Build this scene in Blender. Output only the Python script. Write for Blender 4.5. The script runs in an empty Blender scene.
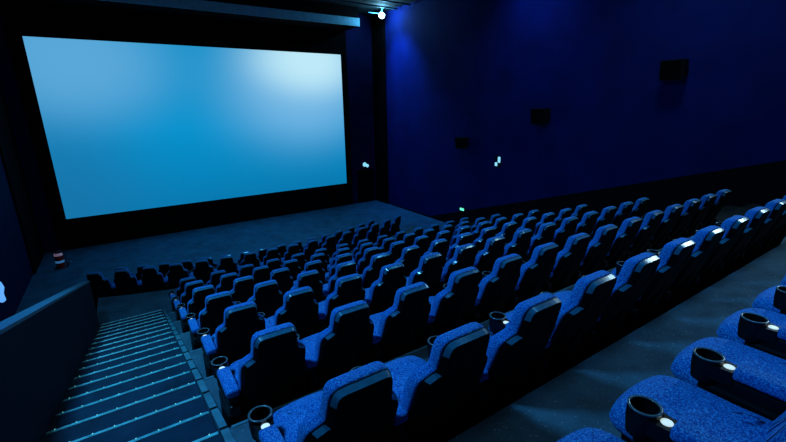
import bpy, bmesh, math, random
from mathutils import Vector, Matrix
random.seed(7)
scene = bpy.context.scene
COL = scene.collection

# ------------------------------------------------------------------ materials
def newmat(name):
    m = bpy.data.materials.new(name); m.use_nodes = True
    nt = m.node_tree; b = nt.nodes['Principled BSDF']
    return m, nt, b

def mat(name, col, rough=.6, metal=0., spec=.5, emit=None, es=0., var=.15, scale=6., bump=0.):
    m, nt, b = newmat(name)
    tc = nt.nodes.new('ShaderNodeTexCoord'); n = nt.nodes.new('ShaderNodeTexNoise')
    n.inputs['Scale'].default_value = scale; n.inputs['Detail'].default_value = 4
    nt.links.new(tc.outputs['Object'], n.inputs['Vector'])
    r = nt.nodes.new('ShaderNodeValToRGB')
    r.color_ramp.elements[0].position = .3; r.color_ramp.elements[1].position = .7
    r.color_ramp.elements[0].color = tuple(c*(1-var) for c in col)+(1,)
    r.color_ramp.elements[1].color = tuple(min(1, c*(1+var)) for c in col)+(1,)
    nt.links.new(n.outputs['Fac'], r.inputs['Fac']); nt.links.new(r.outputs['Color'], b.inputs['Base Color'])
    b.inputs['Roughness'].default_value = rough; b.inputs['Metallic'].default_value = metal
    b.inputs['Specular IOR Level'].default_value = spec
    if emit:
        b.inputs['Emission Color'].default_value = emit+(1,); b.inputs['Emission Strength'].default_value = es
    if bump:
        bp = nt.nodes.new('ShaderNodeBump'); bp.inputs['Strength'].default_value = bump
        nt.links.new(n.outputs['Fac'], bp.inputs['Height']); nt.links.new(bp.outputs['Normal'], b.inputs['Normal'])
    return m

def fabric():
    m, nt, b = newmat('blue_fabric')
    tc = nt.nodes.new('ShaderNodeTexCoord')
    n = nt.nodes.new('ShaderNodeTexNoise'); n.inputs['Scale'].default_value = 130; n.inputs['Detail'].default_value = 3
    n.inputs['Roughness'].default_value = .7
    nt.links.new(tc.outputs['Object'], n.inputs['Vector'])
    r = nt.nodes.new('ShaderNodeValToRGB'); e = r.color_ramp.elements
    e[0].position = .36; e[0].color = (.004, .045, .24, 1)
    e[1].position = .66; e[1].color = (.10, .50, .95, 1)
    k = e.new(.5); k.color = (.014, .16, .58, 1)
    nt.links.new(n.outputs['Fac'], r.inputs['Fac']); nt.links.new(r.outputs['Color'], b.inputs['Base Color'])
    b.inputs['Roughness'].default_value = .85; b.inputs['Specular IOR Level'].default_value = .15
    b.inputs['Sheen Weight'].default_value = .25; b.inputs['Sheen Tint'].default_value = (.2, .5, 1, 1)
    bp = nt.nodes.new('ShaderNodeBump'); bp.inputs['Strength'].default_value = .35; bp.inputs['Distance'].default_value = .004
    nt.links.new(n.outputs['Fac'], bp.inputs['Height']); nt.links.new(bp.outputs['Normal'], b.inputs['Normal'])
    return m

def carpet(name, col, speck, rough=.9, k=1.):
    m, nt, b = newmat(name)
    tc = nt.nodes.new('ShaderNodeTexCoord')
    n = nt.nodes.new('ShaderNodeTexNoise'); n.inputs['Scale'].default_value = 2.2; n.inputs['Detail'].default_value = 7
    n.inputs['Roughness'].default_value = .7
    v = nt.nodes.new('ShaderNodeTexNoise'); v.inputs['Scale'].default_value = 75; v.inputs['Detail'].default_value = 2
    for q in (n, v): nt.links.new(tc.outputs['Object'], q.inputs['Vector'])
    r = nt.nodes.new('ShaderNodeValToRGB'); e = r.color_ramp.elements
    e[0].position = .3; e[0].color = tuple(c*.6 for c in col)+(1,); e[1].position = .7; e[1].color = tuple(c*1.35 for c in col)+(1,)
    r2 = nt.nodes.new('ShaderNodeValToRGB'); r2.color_ramp.elements[0].position = .66; r2.color_ramp.elements[1].position = .78
    mx = nt.nodes.new('ShaderNodeMixRGB'); mx.inputs['Color2'].default_value = speck+(1,)
    nt.links.new(n.outputs['Fac'], r.inputs['Fac']); nt.links.new(v.outputs['Fac'], r2.inputs['Fac'])
    nt.links.new(r2.outputs['Color'], mx.inputs['Fac']); nt.links.new(r.outputs['Color'], mx.inputs['Color1'])
    nt.links.new(mx.outputs['Color'], b.inputs['Base Color'])
    b.inputs['Roughness'].default_value = rough; b.inputs['Specular IOR Level'].default_value = .2
    return m

FAB = fabric()
SHELL = mat('black_shell', (.0025, .003, .004), rough=.6, spec=.08, scale=30)
BAND = mat('vinyl_band_and_glint', (.03, .16, .25), rough=.22, spec=.9, scale=40)
BLACK = mat('black_plastic', (.004, .005, .007), rough=.45, spec=.22, scale=30)
RIM = mat('cup_rim', (.09, .14, .16), rough=.25, spec=.8, scale=20)
CHROME = mat('chrome_bits', (.4, .4, .45), rough=.25, metal=.9)
AISLEL = mat('aisle_light_lens', (.8, .7, .8), rough=.3, emit=(.8, .55, .8), es=.5)
DISC = mat('white_disc_glow', (.85, .88, .85), rough=.4, emit=(.8, 1., .93), es=.62)  # unlit marker; emission added so it reads white under blue light
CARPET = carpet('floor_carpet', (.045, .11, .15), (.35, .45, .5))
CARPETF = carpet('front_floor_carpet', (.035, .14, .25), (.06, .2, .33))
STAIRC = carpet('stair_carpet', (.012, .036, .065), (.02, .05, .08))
SHADEC = carpet('shade_toned_carpet', (.012, .016, .02), (.03, .04, .05))  # carpet with the right aisle's darkness put into its colour
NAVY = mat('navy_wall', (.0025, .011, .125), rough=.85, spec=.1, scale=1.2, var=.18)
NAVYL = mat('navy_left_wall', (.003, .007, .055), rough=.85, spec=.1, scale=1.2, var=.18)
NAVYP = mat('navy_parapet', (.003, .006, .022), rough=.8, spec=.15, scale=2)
CAP = mat('parapet_cap', (.055, .15, .24), rough=.6, spec=.3, scale=8)
BLK = mat('black_masking', (.003, .003, .004), rough=.95, spec=.05)
DADO = mat('black_dado', (.004, .004, .007), rough=.9, spec=.1)
CEIL = mat('dark_ceiling', (.012, .016, .022), rough=.8, spec=.2, scale=3, var=.4)
HEAD = mat('pale_header', (.14, .42, .60), rough=.6)
NOSE = mat('aluminium_nosing', (.17, .56, .56), rough=.3, metal=.0, spec=1., scale=14, var=.35)
KERB = mat('aluminium_kerb', (.08, .22, .28), rough=.35, spec=.8, scale=6, var=.3)
LED = mat('nosing_led', (.5, .9, .8), emit=(.25, 1., .8), es=.4)
RED = mat('red_enamel', (.4, .006, .008), rough=.35, scale=9)
PINKW = mat('pale_band', (.8, .7, .8), rough=.4, emit=(.75, .5, .8), es=.12)  # label band, no lamp; faint glow added to its colour
BLUEW = mat('blue_band', (.2, .5, .9), rough=.4, emit=(.08, .35, .8), es=.25)  # also a label band with an added glow
GREEN = mat('green_sign', (.2, .8, .6), emit=(.12, .85, .55), es=1.3)
CYANE = mat('cyan_sign', (.5, .8, .9), emit=(.25, .68, .9), es=1.05)
BLUEE = mat('blue_lamp_face', (.3, .6, 1.), emit=(.12, .4, .95), es=1., scale=9)
WHITEE = mat('lamp_face', (1, 1, 1), emit=(.55, .9, 1.), es=40)
DOORM = mat('black_door', (.002, .002, .003), rough=.7, spec=.1)
SPK = mat('speaker_black', (.006, .007, .01), rough=.7, spec=.2, scale=60)
PIPE = mat('ceiling_pipe', (.06, .1, .12), rough=.5)

# ------------------------------------------------------------------ helpers
def link(name, me, m=None, parent=None, smooth=False):
    o = bpy.data.objects.new(name, me); COL.objects.link(o)
    if m is not None: me.materials.append(m)
    if smooth:
        for p in me.polygons: p.use_smooth = True
    if parent is not None: o.parent = parent
    return o
def obj(name, bm, m, parent=None, smooth=False):
    bmesh.ops.recalc_face_normals(bm, faces=bm.faces)
    me = bpy.data.meshes.new(name); bm.to_mesh(me); bm.free()
    return link(name, me, m, parent, smooth)
def struct(name, bm, m, parent=None):
    o = obj(name, bm, m, parent)
    if parent is None: o['kind'] = 'structure'
    return o
def B(): return bmesh.new()
def box(bm, x0, x1, y0, y1, z0, z1, bev=0, seg=2):
    r = bmesh.ops.create_cube(bm, size=1)
    for v in r['verts']:
        v.co = Vector(((x0+x1)/2+v.co.x*(x1-x0), (y0+y1)/2+v.co.y*(y1-y0), (z0+z1)/2+v.co.z*(z1-z0)))
    if bev:
        es = set(e for v in r['verts'] for e in v.link_edges)
        bmesh.ops.bevel(bm, geom=list(es), offset=bev, segments=seg, affect='EDGES', profile=.5)
    return bm
def prism_yz(bm, pts, x0, x1):       # polygon in (y,z) extruded along x
    a = [bm.verts.new((x0, y, z)) for y, z in pts]; b = [bm.verts.new((x1, y, z)) for y, z in pts]
    bm.faces.new(a); bm.faces.new(b[::-1])
    n = len(pts)
    for i in range(n): bm.faces.new((a[i], b[i], b[(i+1) % n], a[(i+1) % n]))
    return bm
def prism_xy(bm, pts, z0, z1):
    a = [bm.verts.new((x, y, z0)) for x, y in pts]; b = [bm.verts.new((x, y, z1)) for x, y in pts]
    bm.faces.new(a[::-1]); bm.faces.new(b)
    n = len(pts)
    for i in range(n): bm.faces.new((a[i], a[(i+1) % n], b[(i+1) % n], b[i]))
    return bm
def lathe(bm, prof, cx=0, cy=0, n=28, closed=False):
    rings = []
    for r, z in prof:
        rings.append([bm.verts.new((cx+r*math.cos(2*math.pi*k/n), cy+r*math.sin(2*math.pi*k/n), z)) for k in range(n)])
    m = len(rings)
    for i in range(m if closed else m-1):
        a = rings[i]; b = rings[(i+1) % m]
        for k in range(n): bm.faces.new((a[k], a[(k+1) % n], b[(k+1) % n], b[k]))
    if not closed:
        bm.faces.new(rings[0][::-1]); bm.faces.new(rings[-1])
    return bm
def tube(bm, p, q, r, n=12):
    p = Vector(p); q = Vector(q); d = (q-p).normalized()
    u = d.orthogonal().normalized(); w = d.cross(u)
    A = [bm.verts.new(p+r*(u*math.cos(2*math.pi*k/n)+w*math.sin(2*math.pi*k/n))) for k in range(n)]
    C = [bm.verts.new(q+r*(u*math.cos(2*math.pi*k/n)+w*math.sin(2*math.pi*k/n))) for k in range(n)]
    bm.faces.new(A[::-1]); bm.faces.new(C)
    for k in range(n): bm.faces.new((A[k], A[(k+1) % n], C[(k+1) % n], C[k]))
    return bm
def thing(name, label, cat, loc=(0, 0, 0), rz=0, group=None):
    o = bpy.data.objects.new(name, None); COL.objects.link(o); o.empty_display_size = .1
    o.location = loc; o.rotation_euler = (0, 0, rz); o['label'] = label; o['category'] = cat
    if group: o['group'] = group
    return o

# outlines --------------------------------------------------------------
def catmull(pts, k=4):
    out = []; n = len(pts)
    for i in range(n):
        p0, p1, p2, p3 = (Vector(pts[(i+j-1) % n]) for j in range(4))
        for s in range(k):
            t = s/k
            out.append(.5*((2*p1)+(-p0+p2)*t+(2*p0-5*p1+4*p2-p3)*t*t+(-p0+3*p1-3*p2+p3)*t**3))
    return out
def pillow(bm, outline, rings, fmap):
    """closed outline (x,s); rings = [(inset, depth), ...]; fmap(x,s,d)->(x,y,z)"""
    n = len(outline); nor = []
    for i in range(n):
        t = (outline[(i+1) % n]-outline[i-1]).normalized(); nor.append(Vector((t.y, -t.x)))
    # make normals point outwards
    c = sum(outline, Vector((0, 0)))/n
    if sum(nor[i].dot(outline[i]-c) for i in range(n)) < 0: nor = [-q for q in nor]
    R = []
    for ins, d in rings:
        R.append([bm.verts.new(fmap(*(outline[i]-nor[i]*ins), d)) for i in range(n)])
    for a, b in zip(R, R[1:]):
        for i in range(n): bm.faces.new((a[i], a[(i+1) % n], b[(i+1) % n], b[i]))
    for ring in (R[0], R[-1]):
        cc = bm.verts.new(sum((v.co for v in ring), Vector())/n)
        for i in range(n): bm.faces.new((ring[i], ring[(i+1) % n], cc))
    return bm
def quarter(r, d0, d1, k=4):
    """round-over from inset r at depth d0 to inset 0 at depth d1"""
    return [(r*(1-math.sin(math.pi/2*i/k)), d0+(d1-d0)*(1-math.cos(math.pi/2*i/k))) for i in range(k+1)]

BACKRAW = [(-.22, .40), (-.247, .52), (-.25, .66), (-.246, .80), (-.232, .865), (-.195, .90), (-.180, .94), (-.176, 1.00), (-.168, 1.055),
        (-.150, 1.086), (-.11, 1.1), (0, 1.103), (.11, 1.1), (.150, 1.086), (.168, 1.055), (.176, 1.00), (.180, .94), (.195, .90), (.232, .865),
        (.246, .80), (.25, .66), (.247, .52), (.22, .40), (.1, .385), (-.1, .385)]
def yc(z):     # recline of the back
    t = (max(z, .3)-.4)/.7
    return .175-.30*t+.085*t*t
def backmap(x, z, d):
    h = min(1, max(0, (z-.82)/.10)); wd = .98-.09*h
    d = d*(1-.14*h) if d > 0 else d
    return (x*wd, yc(z)+d-.012*h+.06*(abs(x)/.25)**2*(.5 if z < .9 else .25), z-.025*max(0, (z-.4)/.7))
OUT = catmull(BACKRAW, 3)
SHB = [p for p in BACKRAW if p[1] > .6]
SHB = SHB + [(.262, .50), (.272, .36), (.275, .10), (.26, .045), (0, .04), (-.26, .045), (-.275, .10), (-.272, .36), (-.262, .50)]
SOUT = catmull(SHB, 3)

# ------------------------------------------------------------------ the seat
def armrest(parent, x):
    bm = B(); box(bm, x-.047, x+.047, .10, .437, .57, .628, .018, 3)
    a = obj('armrest', bm, FAB, parent, True)
    bm = B(); box(bm, x-.032, x+.032, .13, .50, .02, .565, .012)
    box(bm, x-.040, x+.040, .10, .56, .40, .50, .02)
    obj('arm_support', bm, BLACK, a)
    bm = B()
    lathe(bm, [(.046, .53), (.052, .6), (.052, .622), (.062, .622), (.062, .56), (.056, .50), (.02, .495), (.0015, .495), (.0015, .512), (.04, .512)], x, .545, 28, True)
    prism_xy(bm, [(x-.052, .51), (x-.040, .435), (x-.02, .412), (x+.02, .412), (x+.040, .435), (x+.052, .51), (x+.03, .485), (x, .479), (x-.03, .485)], .535, .603)
    c = obj('cup_holder', bm, BLACK, a, False)
    bm = B()
    lathe(bm, [(.0515, .621), (.0515, .6255), (.057, .6275), (.0625, .6255), (.0625, .621)], x, .545, 32, True)
    obj('cup_rim', bm, RIM, a, True)
    bm = B(); lathe(bm, [(.022, .600), (.022, .6055), (.018, .6075)], x, .462, 20)
    obj('seat_marker', bm, DISC, a)
    return a
def make_seat(end):
    t = thing('cinema_chair', '', 'cinema chair')
    # back cushion
    bm = B()
    fr = [(i, d) for i, d in quarter(.04, .108, .062, 4)]
    pillow(bm, OUT, [(.12, .114)]+fr+[(0, .02), (.004, .010), (.012, .004)], backmap)
    obj('backrest', bm, FAB, t, True)
    # shell with glossy bevelled band
    bm = B()
    pillow(bm, SOUT, [(.010, .004), (.004, .0), (.005, -.006), (.021, -.038), (.027, -.042), (.06, -.043)], backmap)
    s = obj('back_shell', bm, SHELL, t)
    s.data.materials.append(BAND)
    n = len(SOUT)
    for p in s.data.polygons:
        k = p.index // n
        if k == 2 and (p.center.z > .99 or .845 < p.center.z < .885): p.material_index = 1  # shoulder faces take the band tone as painted highlights
        p.use_smooth = False
    # cushion
    bm = B()
    o2 = catmull([(-.235, .22), (-.245, .40), (-.247, .58), (-.225, .69), (-.16, .735), (0, .75), (.16, .735), (.225, .69), (.247, .58), (.245, .40), (.235, .22), (0, .20)], 4)
    def cm(x, y, d):
        dz = -.035*max(0, (y-.55)/.2)**2 if d > .4 else 0
        return (x, y, d+dz+.012*(1-(x/.25)**2)*(1 if d > .45 else 0))
    q = quarter(.055, .492, .425, 5)
    pillow(bm, o2, [(.15, .495)]+q+[(.0, .40), (.012, .375), (.05, .36)], cm)
    obj('seat_cushion', bm, FAB, t, True)
    bm = B(); box(bm, -.21, .21, .24, .66, .30, .372, .02)
    obj('seat_pan', bm, BLACK, t)
    bm = B(); box(bm, -.05, .05, .30, .50, .0, .31, .01); box(bm, -.16, .16, .26, .58, 0, .025, .008)
    obj('pedestal', bm, BLACK, t)
    armrest(t, -.3)
    if end == 'right': armrest(t, .3)
    if end == 'left':
        bm = B(); box(bm, -.345, -.328, .16, .50, .05, .40, .006); 
        p = obj('side_panel', bm, BLACK, t)
        bm = B(); lathe(bm, [(.012, .0), (.016, .01), (.012, .022)], 0, 0, 12)
        bmesh.ops.rotate(bm, verts=bm.verts, matrix=Matrix.Rotation(math.pi/2, 3, 'Y')); bmesh.ops.translate(bm, verts=bm.verts, vec=(-.367, .22, .17))
        obj('aisle_light', bm, AISLEL, p)
    return t
PROTO = {k: make_seat(k) for k in ('mid', 'left', 'right')}
used = set()
def place(kind, loc, rz, label, group):
    src = PROTO[kind]
    if kind not in used: used.add(kind); r = src
    else:
        r = src.copy(); COL.objects.link(r)
        for ch in list(src.children):
            c = ch.copy(); COL.objects.link(c); c.parent = r
            for g in ch.children:
                d = g.copy(); COL.objects.link(d); d.parent = c
                for h in g.children:
                    e = h.copy(); COL.objects.link(e); e.parent = d
    r.location = loc; r.rotation_euler = (0, 0, rz); r['label'] = label; r['group'] = group
    return r
ORD = ['first', 'second', 'third', 'fourth', 'fifth', 'sixth', 'seventh', 'eighth', 'ninth', 'tenth', 'eleventh', 'twelfth', 'thirteenth', 'fourteenth', 'fifteenth', 'sixteenth']

ROWD = 1.2665; RISE = .3774
def heady(i): return 1.36+ROWD*i
def floorz(i): return -2.17-RISE*i
def edgey(i): return 2.68+ROWD*i - .02
X0 = [.705, .71, .765, .77, .765, .78, .80]
rown = ['nearest seat-back row', 'second seat-back row', 'third seat-back row', 'fourth seat-back row', 'fifth seat-back row', 'sixth seat-back row', 'seventh seat-back row']
for i in range(7):
    N = 12 if i == 0 else 14
    for j in range(N):
        if j == 0: lab = 'blue fabric cinema seat with black back, beside the lit stairs in the %s' % rown[i]
        elif j == 13: lab = 'blue fabric cinema seat at the right-hand end of the %s' % rown[i]
        else: lab = 'blue fabric cinema seat, %s from the stairs in the %s' % (ORD[j], rown[i])
        y = heady(i)+(0 if i != 1 else -.03)
        place('left' if j == 0 else 'right' if j == 13 else 'mid', (X0[i]+.6*j, y, floorz(i)), 0, lab, rown[i]+' of cinema seats')
# row beside the camera, seen from above
for j in range(1, 7):
    place('mid', (.675+.605*j, .05, -1.79), 0, 'cinema seat cushion and cup holder in the bottom right corner row, %s from the left' % ORD[j-1], 'seats in the bottom right corner')
# curved front rows
CX = 3.6
def arc(x): return 10.80+.87*((x-CX)/4.5)**2
def arcs(x): return 2*.87*(x-CX)/20.25
for r, (nm, zf, off, x0) in enumerate([('curved front section', -4.812, 0, -.92), ('frontmost curved row nearest the screen', -5.187, ROWD, -.86)]):
    x = x0
    for j in range(16):
        a = math.atan(arcs(x)); px = x-off*math.sin(a); py = arc(x)+off*math.cos(a)
        if r == 0: lab = 'dark cinema seat in the curved second row from the screen, %s from the left' % ORD[j]
        else: lab = 'dark cinema seat in the curved row nearest the screen, %s from the left' % ORD[j]
        place('right' if j == 15 else 'mid', (px, py, zf), a, lab, nm+' seats')
        x += .6*math.cos(a)

# ------------------------------------------------------------------ floors and stairs
XL, XR, YS, ZF, ZC, YB = -2.95, 12.05, 19.72, -5.187, 4.45, -4.
XE = 8.98
struct('floor', box(B(), XL-.1, XR+.1, YB, YS+.1, ZF-.15, ZF), CARPETF)
for i in range(-1, 6):                              # seating platforms
    y1 = edgey(i); y0 = edgey(i-1) if i > -1 else YB
    z = floorz(i); f = struct('floor_platform', box(B(), .339, XE, y0, y1, ZF, z), CARPET)
    f.name = 'floor_tier'
def arcpoly(off, xa, xb, n=24, ext=0):
    pts = []
    for k in range(n+1):
        x = xa+(xb-xa)*k/n; a = math.atan(arcs(x))
        pts.append((x-off*math.sin(a), arc(x)+off*math.cos(a)))
    return pts
o = struct('floor_landing', prism_xy(B(), [(.36, edgey(5)), (-.98, edgey(5)), ]+arcpoly(.07, -.98, XE)+[(XE, edgey(5))], ZF, floorz(6)), CARPET)
a0 = arcpoly(.0701, -1.2, XE); a1 = arcpoly(.07+ROWD, -1.3, 8.9)
struct('floor_front_tier', prism_xy(B(), a0+a1[::-1], ZF, -4.812), SHADEC)
TR = ROWD/3; RS = RISE/3
def stair(x0, x1, name, m):
    pts = [(YB, ZF)]; k0 = -3
    pts.append((YB, -2.17-RS*k0))
    for k in range(k0, 18):
        y = 2.66+TR*k; z = -2.17-RS*k
        pts.append((y, z)); pts.append((y, z-RS))
    y_end = 11.15 if x0 > 5 else edgey(5)+TR*2+.02
    pts[-1] = (pts[-1][0], pts[-1][1])
    pts.append((y_end if y_end > pts[-1][0] else pts[-1][0]+.01, pts[-1][1])); pts.append((pts[-1][0], ZF))
    return struct(name, prism_yz(B(), pts, x0, x1), m)
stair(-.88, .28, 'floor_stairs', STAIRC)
stair(XE, XR-.06, 'floor_right_aisle_stairs', SHADEC)
# nosings
for k in range(-2, 18):
    y = 2.66+TR*k; z = -2.17-RS*k
    o = struct('trim_nosing', box(B(), -.855, .272, y-.022, y+.006, z-.012, z+.006, .002, 1), NOSE)
    bm = B()
    for q in range(8):
        x = -.80+.145*q
        box(bm, x-.004, x+.004, y-.002, y+.0085, z+.001, z+.0085)
    d = obj('lamp_dots', bm, LED, o)
# stringer kerb with brackets
bm = B(); ya, yb = 1.3, edgey(5)+TR*2+.02
def nz(y): return -2.17-(y-2.66)*RISE/ROWD
prism_yz(bm, [(ya, nz(ya)-.8), (ya, nz(ya)+.012), (yb, nz(yb)+.012), (yb, nz(yb)-.12), (edgey(5), nz(edgey(5))-.8)], .285, .338)
kerb = struct('trim_kerb', bm, KERB)
bm = B()
for k in range(-2, 18):
    y = 2.66+TR*k; z = nz(y)
    box(bm, .283, .340, y-.012, y+.012, z-.02, z+.018)
obj('kerb_bracket', bm, BLACK, kerb)
for i in range(0, 6):                               # aluminium edge on each platform
    struct('trim_platform_edge', box(B(), .362, XE, edgey(i)-.02, edgey(i)+.004, floorz(i)-.02, floorz(i)+.006), KERB)
# parapet beside the stairs
def pz(y): return -.373-.2979*y
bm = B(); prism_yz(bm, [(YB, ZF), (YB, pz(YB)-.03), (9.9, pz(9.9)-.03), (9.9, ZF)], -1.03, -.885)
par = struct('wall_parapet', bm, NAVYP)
bm = B(); prism_yz(bm, [(YB, pz(YB)-.03), (YB, pz(YB)), (9.92, pz(9.92)), (9.92, pz(9.92)-.03)], -1.04, -.88)
struct('trim_parapet_cap', bm, CAP)

# ------------------------------------------------------------------ room shell
struct('wall_right', box(B(), XR, XR+.15, YB, YS+.1, ZF, ZC), NAVY)
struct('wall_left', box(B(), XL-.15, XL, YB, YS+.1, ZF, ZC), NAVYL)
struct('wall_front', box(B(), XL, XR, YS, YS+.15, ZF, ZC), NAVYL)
struct('wall_back', box(B(), XL, XR, YB-.15, YB, ZF, ZC), BLK)
struct('ceiling', box(B(), XL-.1, XR+.1, YB, YS+.1, ZC, ZC+.15), CEIL)
struct('trim_pilaster_left', box(B(), XL, XL+.06, 17.2, YS, ZF, ZC), BLK)
struct('trim_pilaster_right', box(B(), XR-.10, XR, 18.55, YS, ZF, ZC), BLK)
dz = lambda y: -1.27-.3157*(y-2.69)
struct('trim_dado', prism_yz(B(), [(YB, ZF), (YB, dz(YB)), (14.9, dz(14.9)), (18.5, ZF+.02), (18.5, ZF)], XR-.055, XR), DADO)
# masking and screen
struct('wall_screen_masking', box(B(), -2.42, 10.42, YS-.06, YS, ZF, 3.6), BLK)
struct('trim_header', box(B(), XL+.01, 10.4, 18.3, YS, 3.62, ZC), BLK)
struct('trim_header_fascia', box(B(), XL+.01, 10.45, 18.27, 18.3, 3.62, 3.97), HEAD)

m, nt, b = newmat('projection_screen')
nd = nt.nodes; L = nt.links
tc = nd.new('ShaderNodeTexCoord'); sp = nd.new('ShaderNodeSeparateXYZ'); L.new(tc.outputs['Generated'], sp.inputs[0])
def mth(op, a, bb=None, c=None):
    n = nd.new('ShaderNodeMath'); n.operation = op
    for k, v in enumerate((a, bb, c)):
        if v is None: continue
        if isinstance(v, (int, float)): n.inputs[k].default_value = v
        else: L.new(v, n.inputs[k])
    return n.outputs[0]
U, V = sp.outputs['X'], sp.outputs['Z']
def blob(cx, cy, rx, ry, p=1.):
    dx = mth('DIVIDE', mth('SUBTRACT', U, cx), rx); dy = mth('DIVIDE', mth('SUBTRACT', V, cy), ry)
    d = mth('ADD', mth('MULTIPLY', dx, dx), mth('MULTIPLY', dy, dy))
    return mth('EXPONENT', mth('MULTIPLY', mth('POWER', d, 1.5), -p))
ramp = nd.new('ShaderNodeValToRGB'); e = ramp.color_ramp.elements
e[0].position = 0; e[0].color = (.002, .19, .43, 1)
e[1].position = 1; e[1].color = (.004, .28, .58, 1)
k_ = e.new(.5); k_.color = (.001, .285, .61, 1)
L.new(V, ramp.inputs['Fac'])
def addc(base, fac, col):
    n = nd.new('ShaderNodeMixRGB'); n.blend_type = 'MIX'; n.inputs['Color2'].default_value = col+(1,)
    L.new(fac, n.inputs['Fac']); L.new(base, n.inputs['Color1']); return n.outputs[0]
c0 = addc(ramp.outputs['Color'], mth('MULTIPLY', blob(-.08, .25, .30, .5), .6), (.012, .15, .35))
c1 = addc(c0, mth('MULTIPLY', blob(.10, .88, .25, .32), .78), (.13, .42, .72))
c2 = addc(c1, mth('MULTIPLY', blob(.83, .76, .29, .40, 1.0), .85), (.20, .50, .80))
c3 = addc(c2, mth('MULTIPLY', blob(.86, .95, .22, .24), .80), (.60, .90, .98))
c4 = c3
L.new(c4, b.inputs['Emission Color']); b.inputs['Emission Strength'].default_value = 1.
b.inputs['Base Color'].default_value = (.02, .02, .02, 1); b.inputs['Roughness'].default_value = .9
scr = obj('cinema_screen', box(B(), -2.011, 10.075, YS-.085, YS-.062, -3.97, 2.507), m)
scr['label'] = 'large glowing pale blue cinema screen on the black front wall'; scr['category'] = 'screen'
# exit door right of the screen
struct('door_1', box(B(), 10.78, 11.82, YS-.05, YS, ZF, -3.36), DOORM)

def wall_speaker(y, z, label, s=1.):
    t = thing('wall_speaker', label, 'speaker', (XR-.0, y, z), 0, None)
    bm = B(); w = .27*s; h = .26*s
    pts = [(-.10, -h*.7), (-.10, h), (-.44, h*.95), (-.36, -h)]     # (x,z) wedge
    a = [bm.verts.new((x, -w, zz)) for x, zz in pts]; bb = [bm.verts.new((x, w, zz)) for x, zz in pts]
    bm.faces.new(a); bm.faces.new(bb[::-1])
    for i in range(4): bm.faces.new((a[i], bb[i], bb[(i+1) % 4], a[(i+1) % 4]))
    bmesh.ops.bevel(bm, geom=bm.edges[:], offset=.015, segments=2, affect='EDGES')
    obj('cabinet', bm, SPK, t)
    bm = B(); box(bm, -.12, 0, -.06, .06, -.08, .08)
    obj('wall_bracket', bm, SPK, t)
    g = B(); prism = [(-.43, h*.85), (-.448, h*.85), (-.375, -h*.9), (-.357, -h*.9)]
    a = [g.verts.new((x, -w*.9, zz)) for x, zz in prism]; bb = [g.verts.new((x, w*.9, zz)) for x, zz in prism]
    g.faces.new(a); g.faces.new(bb[::-1])
    for i in range(4): g.faces.new((a[i], bb[i], bb[(i+1) % 4], a[(i+1) % 4]))
    obj('grille', g, BLK, t)
wall_speaker(12.6, -1.50, 'smallest, farthest black box speaker mounted on the right navy wall', .9)
wall_speaker(8.9, -.41, 'middle black box speaker mounted on the right navy wall', 1.)
wall_speaker(5.1, .74, 'nearest and highest black box speaker on the right navy wall, in near darkness', .95)

# twin wall spots
t = thing('wall_light', 'pair of small pale lit lamps on the right navy wall below the speakers', 'light', (XR, 10.83, -2.12))
for dy, z0, hh in ((-.07, .09, .11), (.07, -.09, .07)):
    bm = B(); box(bm, -.05, 0, dy-.055, dy+.055, z0-hh, z0+hh, .02)
    obj('lamp', bm, CYANE, t)
bm = B(); box(bm, -.02, 0, -.15, .15, -.2, .22, .008); obj('back_plate', bm, SPK, t)

def sign(name, label, loc, size, axis, em, cat='sign'):
    t = thing(name, label, cat, loc); bm = B(); w, h = size
    if axis == 'x': box(bm, -.05, 0, -w/2, w/2, -h/2, h/2, .01)
    elif axis == '-x': box(bm, 0, .05, -w/2, w/2, -h/2, h/2, .01)
    else: box(bm, -w/2, w/2, -.05, 0, -h/2, h/2, .01)
    obj('housing', bm, SPK, t)
    return t
t = sign('exit_light', 'small green lit exit marker low on the right wall beyond the seats', (XR-.057, 12.62, -4.33), (.34, .2), 'x', GREEN, 'light')
bm = B(); box(bm, -.062, -.045, -.12, .12, -.045, .06, .008); obj('lit_panel', bm, GREEN, t)
t = sign('exit_light', 'small pale cyan lamp above the black door right of the screen', (11.30, YS-.002, -3.10), (.42, .3), 'y', CYANE, 'light')
bm = B(); lathe(bm, [(.10, 0), (.12, .02), (.08, .05)], 0, 0, 16)
bmesh.ops.rotate(bm, verts=bm.verts, matrix=Matrix.Rotation(math.pi/2, 3, 'X')); bmesh.ops.translate(bm, verts=bm.verts, vec=(-.06, -.045, .03)); obj('lamp', bm, CYANE, t)
bm = B(); lathe(bm, [(.08, 0), (.09, .02), (.06, .05)], 0, 0, 16)
bmesh.ops.rotate(bm, verts=bm.verts, matrix=Matrix.Rotation(math.pi/2, 3, 'X')); bmesh.ops.translate(bm, verts=bm.verts, vec=(.11, -.045, -.05)); obj('lamp', bm, CYANE, t)
t = sign('wall_lamp', 'glowing blue-white wall lamp at the left edge above the passage', (XL, 12.72, -4.12), (.14, .5), '-x', BLUEE, 'light')
bm = B(); lathe(bm, [(.03, -.26), (.07, -.22), (.06, -.05), (.10, .10), (.07, .24), (.03, .27)], .10, .0, 14); obj('lit_shade', bm, BLUEE, t, True)

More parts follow.
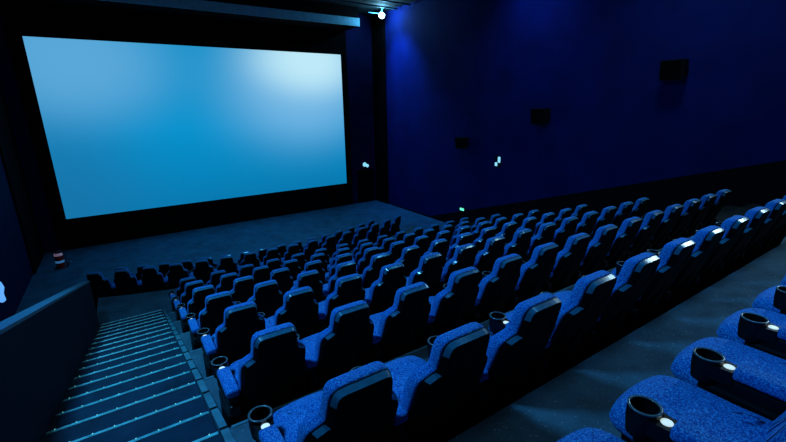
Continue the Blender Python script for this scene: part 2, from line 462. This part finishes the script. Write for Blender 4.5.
# fire extinguisher by the front wall
t = thing('fire_extinguisher', 'red fire extinguisher with pale and blue bands standing left of the screen', 'extinguisher', (-2.22, 17.4, ZF)); t.scale = (.72, .72, .78)
bm = B(); lathe(bm, [(.15, .02), (.17, .05), (.17, .62), (.12, .70), (.05, .73)], 0, 0, 24); body = obj('body', bm, RED, t, True)
bm = B(); lathe(bm, [(.173, .58), (.173, .64), (.14, .69)], 0, 0, 24); obj('pale_label', bm, PINKW, body, True)
bm = B(); lathe(bm, [(.174, .26), (.174, .36)], 0, 0, 24); obj('blue_label', bm, BLUEW, body, True)
bm = B(); tube(bm, (0, 0, .72), (0, 0, .80), .03); box(bm, -.02, .16, -.02, .02, .79, .82, .004); obj('valve', bm, CHROME, t)
bm = B(); tube(bm, (.05, 0, .76), (.24, -.03, .6), .015); tube(bm, (.24, -.03, .6), (.26, -.04, .2), .015); tube(bm, (.26, -.04, .22), (.30, -.05, .08), .03); obj('hose', bm, BLACK, t)
bm = B(); box(bm, -.24, .30, -.2, .2, 0, .03, .01); tube(bm, (.22, -.1, .03), (.38, -.1, .16), .02); tube(bm, (.26, .1, .03), (.38, .1, .2), .02); tube(bm, (.38, -.12, .16), (.38, .12, .2), .025); obj('floor_stand', bm, CHROME, t)

# ceiling spotlight
LX, LY, LZ = 11.45, 17.9, 4.12
t = thing('ceiling_spotlight', 'dazzling pale blue spotlight on the ceiling corner right of the screen', 'light', (LX, LY, LZ))
d = Vector((-LX, -LY, -LZ)).normalized()
bm = B(); tube(bm, d*.0, -d*.28, .15, 20); obj('lamp_body', bm, PIPE, t)
bm = B(); tube(bm, d*.004, d*.03, .13, 24); obj('lens', bm, WHITEE, t)
bm = B(); tube(bm, (-.75, 0, .06), (.2, 0, .06), .02); tube(bm, (0, 0, .1), (0, 0, ZC-LZ), .03); obj('mounting_arm', bm, HEAD, t)
for k, yy in enumerate((15.2, 16.2, 17.2)):
    o = struct('trim_ceiling_pipe', tube(B(), (7.5+k*.5, yy, ZC-.12), (XR-.1, yy+.1, ZC-.12), .035), PIPE)

# ------------------------------------------------------------------ camera
cam = bpy.data.cameras.new('camera'); co = bpy.data.objects.new('camera', cam); COL.objects.link(co)
f, yaw, pit, rol = .95271534*431, .585978324, .2729052247, -.01723488
fw = Vector((math.sin(yaw)*math.cos(pit), math.cos(yaw)*math.cos(pit), -math.sin(pit)))
rt = Vector((math.cos(yaw), -math.sin(yaw), 0)); up = rt.cross(fw)
r_ = rt*math.cos(rol)+up*math.sin(rol); u_ = -rt*math.sin(rol)+up*math.cos(rol)
M = Matrix((r_, u_, -fw)).transposed().to_4x4(); co.matrix_world = M
cam.sensor_width = 36; cam.lens = f/786*36; cam.clip_start = .05; cam.clip_end = 200
scene.camera = co

# ------------------------------------------------------------------ lights
def area(name, loc, target, size, energy, col, sy=None):
    l = bpy.data.lights.new(name, 'AREA'); l.energy = energy; l.color = col; l.size = size
    if sy: l.shape = 'RECTANGLE'; l.size_y = sy
    o = bpy.data.objects.new(name, l); COL.objects.link(o); o.location = loc
    o.rotation_euler = (Vector(target)-Vector(loc)).to_track_quat('-Z', 'Y').to_euler(); return o
def spot(name, loc, target, energy, col, ang=60, blend=1., size=.1):
    l = bpy.data.lights.new(name, 'SPOT'); l.energy = energy; l.color = col; l.spot_size = math.radians(ang); l.spot_blend = blend; l.shadow_soft_size = size
    o = bpy.data.objects.new(name, l); COL.objects.link(o); o.location = loc
    o.rotation_euler = (Vector(target)-Vector(loc)).to_track_quat('-Z', 'Y').to_euler(); return o
BL = (.08, .47, 1.)
spot('seat_wash', (-1.6, 3.6, 4.3), (3.2, 5.0, -3.), 1700, BL, 110, .9, .5)
spot('near_wash', (4.6, .6, 4.3), (4.4, .6, -1.8), 420, (.10, .46, 1.), 68, 1., .8)
spot('right_wash', (6.0, 5.5, 4.3), (5.8, 7.5, -2.5), 780, (.10, .50, 1.), 100, 1., .8)
area('side_panel_light', (XR-.08, .75, 3.0), (0, .75, 3.0), 1.3, 210, (.5, .82, 1.), 2.7)
area('row_panel_light', (9.8, 4.6, 4.38), (9.8, 4.6, 0), .8, 60, (.4, .8, 1.))
spot('stair_wash', (-2.2, 8.0, 4.3), (-.4, 6.0, -3.3), 850, (.06, .55, .85), 42, 1., .2)
spot('front_floor_wash', (4, 14.5, 4.3), (3.6, 15., -5.2), 520, (.06, .5, .85), 82, 1., .4)
spot('corner_lamp', (10.7, 17.6, 4.3), (XR, 17.0, .9), 1100, (.04, .34, 1.), 74, 1., .15)
spot('wall_wash', (10.2, 9.3, 4.35), (XR, 9.5, 2.4), 190, (.1, .4, 1.), 100, 1., .15)
pl = bpy.data.lights.new('lamp_glow', 'POINT'); pl.energy = 130; pl.color = (.2, .7, 1.); pl.shadow_soft_size = .12
po = bpy.data.objects.new('lamp_glow', pl); COL.objects.link(po); po.location = (LX-.15, LY-.35, LZ-.05)

w = bpy.data.worlds.new('world'); scene.world = w; w.use_nodes = True
w.node_tree.nodes['Background'].inputs[0].default_value = (.002, .006, .02, 1); w.node_tree.nodes['Background'].inputs[1].default_value = .3
scene.view_settings.view_transform = 'Standard'; scene.view_settings.look = 'None'
scene.view_settings.exposure = 0; scene.view_settings.gamma = 1
